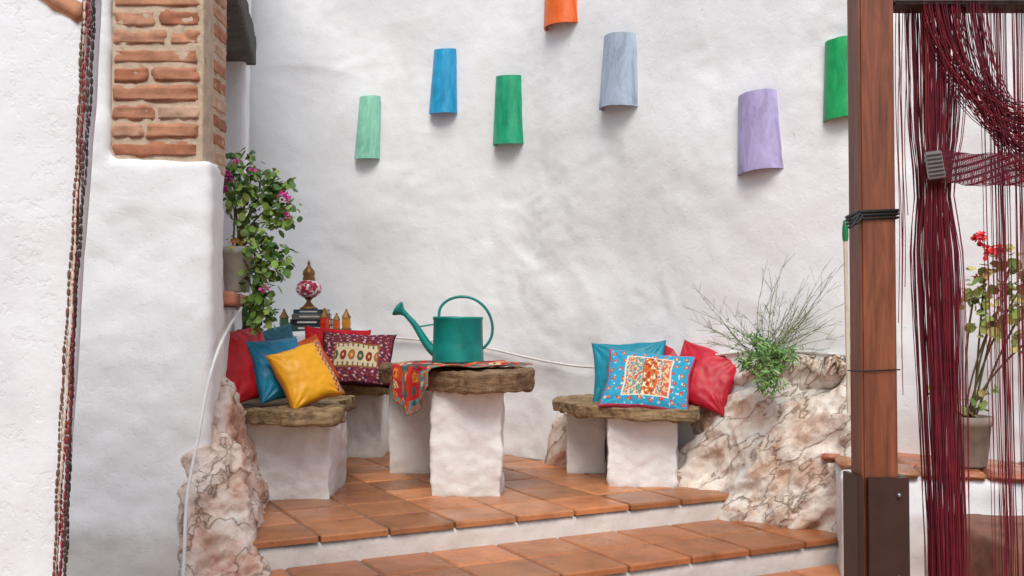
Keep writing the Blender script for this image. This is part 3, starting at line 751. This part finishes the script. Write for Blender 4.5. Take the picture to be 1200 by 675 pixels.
# ---------------------------------------------------------------- pergola post and curtain
pg=empty("pergola_post")
bbox("post",.948,1.045,2.78,2.88,-.25,2.6,M_post,pg,.006)
bbox("bracket_front",.955,1.065,2.757,2.777,-.24,.545,M_bracket,pg,.002)
bbox("bracket_left",.929,.945,2.765,2.89,-.24,.545,M_bracket,pg,.002)
bbox("bracket_right",1.048,1.068,2.78,2.89,-.24,.545,M_bracket,pg,.002)
Mbolt=simple("bolt_steel",S(150,150,150),.35,.8)
for z in (.5,.28):
    lathe("bolt",[(0,.006),(.005,.006),(.006,0),(.006,-.006)],Mbolt,(1.035,2.753,z),pg,8,tilt=Matrix.Rotation(R(90),4,'X'))
bbox("beam",1.047,3.2,2.78,2.88,1.835,1.99,M_darkwood,pg,.006)
def strap(z,r,extra=False):
    x0,x1,y0,y1=.944,1.049,2.775,2.885
    curve("strap",[[(x0,y0,z),(x1,y0,z+.004),(x1,y1,z),(x0,y1,z-.004),(x0,y0,z)]],r,M_black,pg,2)
strap(1.262,.0045); strap(1.253,.004); strap(1.243,.0035); strap(.83,.0018)
curve("knot",[[(.945,2.77,1.255),(.928,2.765,1.25),(.915,2.765,1.235),(.933,2.76,1.222),(.948,2.765,1.25)],[(.938,2.765,1.25),(.918,2.76,1.215),(.908,2.76,1.22)]],.0045,M_black,pg,2,smooth=True)
pole=empty("garden_stake")
curve("shaft",[[(1.66,5.06,.50),(1.65,5.06,1.36)]],.010,simple("pale_wood",S(206,194,176),.8),pole,3)
lathe("green_cap",[(.013,0),(.016,.03),(.014,.07),(.010,.10),(0,.105)],simple("green_plastic",S(20,120,70),.4),(1.65,5.06,1.35),pole,14)

sc_=empty("string_curtain")
def X(p,d=2.84): return (p-600)/1200*d
def Z(p,d=2.84): return .98-(p-370)/1200*d
lines=[];lines2=[]
TOP=1.86; BOT=-.1
for i in range(165):   # main bunch
    t=random.betavariate(1.3,1.3)
    xt=X(1066+t*66); xm=X(1068+t*60); xb=X(1084+t*46); ph=random.uniform(0,6); am=random.uniform(.001,.005); yo=2.84+random.uniform(-.035,.035)
    P=[]
    for k in range(26):
        s=k/25; z=TOP+(BOT-TOP)*s
        x=xt*(1-sm(s*3))+xm*sm(s*3) if s<.33 else xm+(xb-xm)*sm((s-.33)/.67*1.5)
        pin=math.exp(-((z-1.33)/.12)**2); x=x+(X(1092)-x)*pin*.35
        P.append((x+am*math.sin(z*7+ph)+random.uniform(-.0008,.0008),yo+am*math.cos(z*5+ph),z))
    (lines if i%3 else lines2).append(P)
for i in range(75):   # right sparse
    t=random.random()**.8; xt=X(1150+t*90); xb=X(1162+t*75); ph=random.uniform(0,6); am=random.uniform(.001,.006); yo=2.84+random.uniform(-.03,.03)
    P=[]
    for k in range(22):
        s=k/21; z=TOP+(BOT-TOP)*s; P.append((xt+(xb-xt)*s+am*math.sin(z*6+ph),yo+am*math.cos(z*5+ph),z))
    (lines if i%3 else lines2).append(P)
for i in range(6):
    xt=X(1054+random.random()*12); P=[(xt+.004*math.sin(k*.5+i),2.85,TOP-k*(.6+i*.1)/14) for k in range(15)]; lines.append(P)
for i in range(130):   # swags
    t=random.random(); x0=X(1075+t*75); x1=X(1205+random.uniform(0,80)); z1=Z(130+t*70+random.uniform(-15,15)); sag=random.uniform(.02,.14); yo=2.80+random.uniform(-.02,.02)
    P=[]
    for k in range(20):
        s=k/19; x=x0+(x1-x0)*(s**1.6); z=TOP+(z1-TOP)*(1-(1-s)**1.5)-sag*math.sin(s*math.pi)*.8
        P.append((x,yo,z))
    (lines if i%2 else lines2).append(P)
for i in range(30):   # net band tying the curtain
    t=i/29; z0_=Z(180+t*36); z1_=Z(188+t*38)
    P=[]
    for k in range(40):
        s=k/39; P.append((X(1074)+(X(1290)-X(1074))*s,2.785+.006*math.sin(s*30),z0_+(z1_-z0_)*s+.003*math.sin(s*17)+.0015*math.sin(s*60+i)))
    lines2.append(P)
for i in range(90):
    s=i/89; x=X(1095)+(X(1290)-X(1095))*s; lines.append([(x,2.783,Z(182+8*s)),(x+.004,2.783,Z(200+8*s)),(x+.008*math.sin(i),2.783,Z(217+9*s))])
curve("threads",lines,.0012,M_burg,sc_,0)
curve("dark_threads",lines2,.0012,M_burg2,sc_,0)
Mc=Matrix.Translation((X(1085),2.775,Z(197)))@Matrix.Rotation(R(-8),4,'Y')
bbox("clip_plate",-.022,.026,-.004,.004,-.038,.038,simple("grey_plastic",S(120,112,112),.5),sc_,.003,Mc)
Msl=simple("dark_slot",S(40,34,36),.5)
for k in range(6): bbox("clip_slot_%d"%k,-.018,.022,-.007,-.0045,-.03+k*.011,-.026+k*.011,Msl,sc_,.0,Mc)

# ---------------------------------------------------------------- light, camera
w=bpy.data.worlds.new("World"); scene.world=w; w.use_nodes=True
nt=w.node_tree; bg=nt.nodes["Background"]; sky=nt.nodes.new("ShaderNodeTexSky"); sky.sky_type='NISHITA'; sky.sun_disc=False
EL,AZ=R(51),R(184)
sky.sun_elevation=EL; sky.sun_rotation=AZ; sky.air_density=1.0; sky.dust_density=3.0; sky.ozone_density=1.0
nt.links.new(sky.outputs[0],bg.inputs[0]); bg.inputs[1].default_value=0.145
L=bpy.data.lights.new("sun","SUN"); L.energy=2.0; L.angle=R(30); L.color=(1,.985,.95)
so=bpy.data.objects.new("sun",L); coll.objects.link(so)
d=Vector((math.sin(AZ)*math.cos(EL),math.cos(AZ)*math.cos(EL),math.sin(EL)))
so.rotation_euler=d.to_track_quat('Z','Y').to_euler()
cam=bpy.data.cameras.new("camera"); cam.lens=36; cam.sensor_width=36; cam.clip_end=1000; cam.clip_start=.05
co=bpy.data.objects.new("camera",cam); coll.objects.link(co); co.location=(0,0,.98); co.rotation_euler=(R(90+1.55),0,0)
scene.camera=co
scene.view_settings.view_transform='Standard'; scene.view_settings.look='None'; scene.view_settings.exposure=0
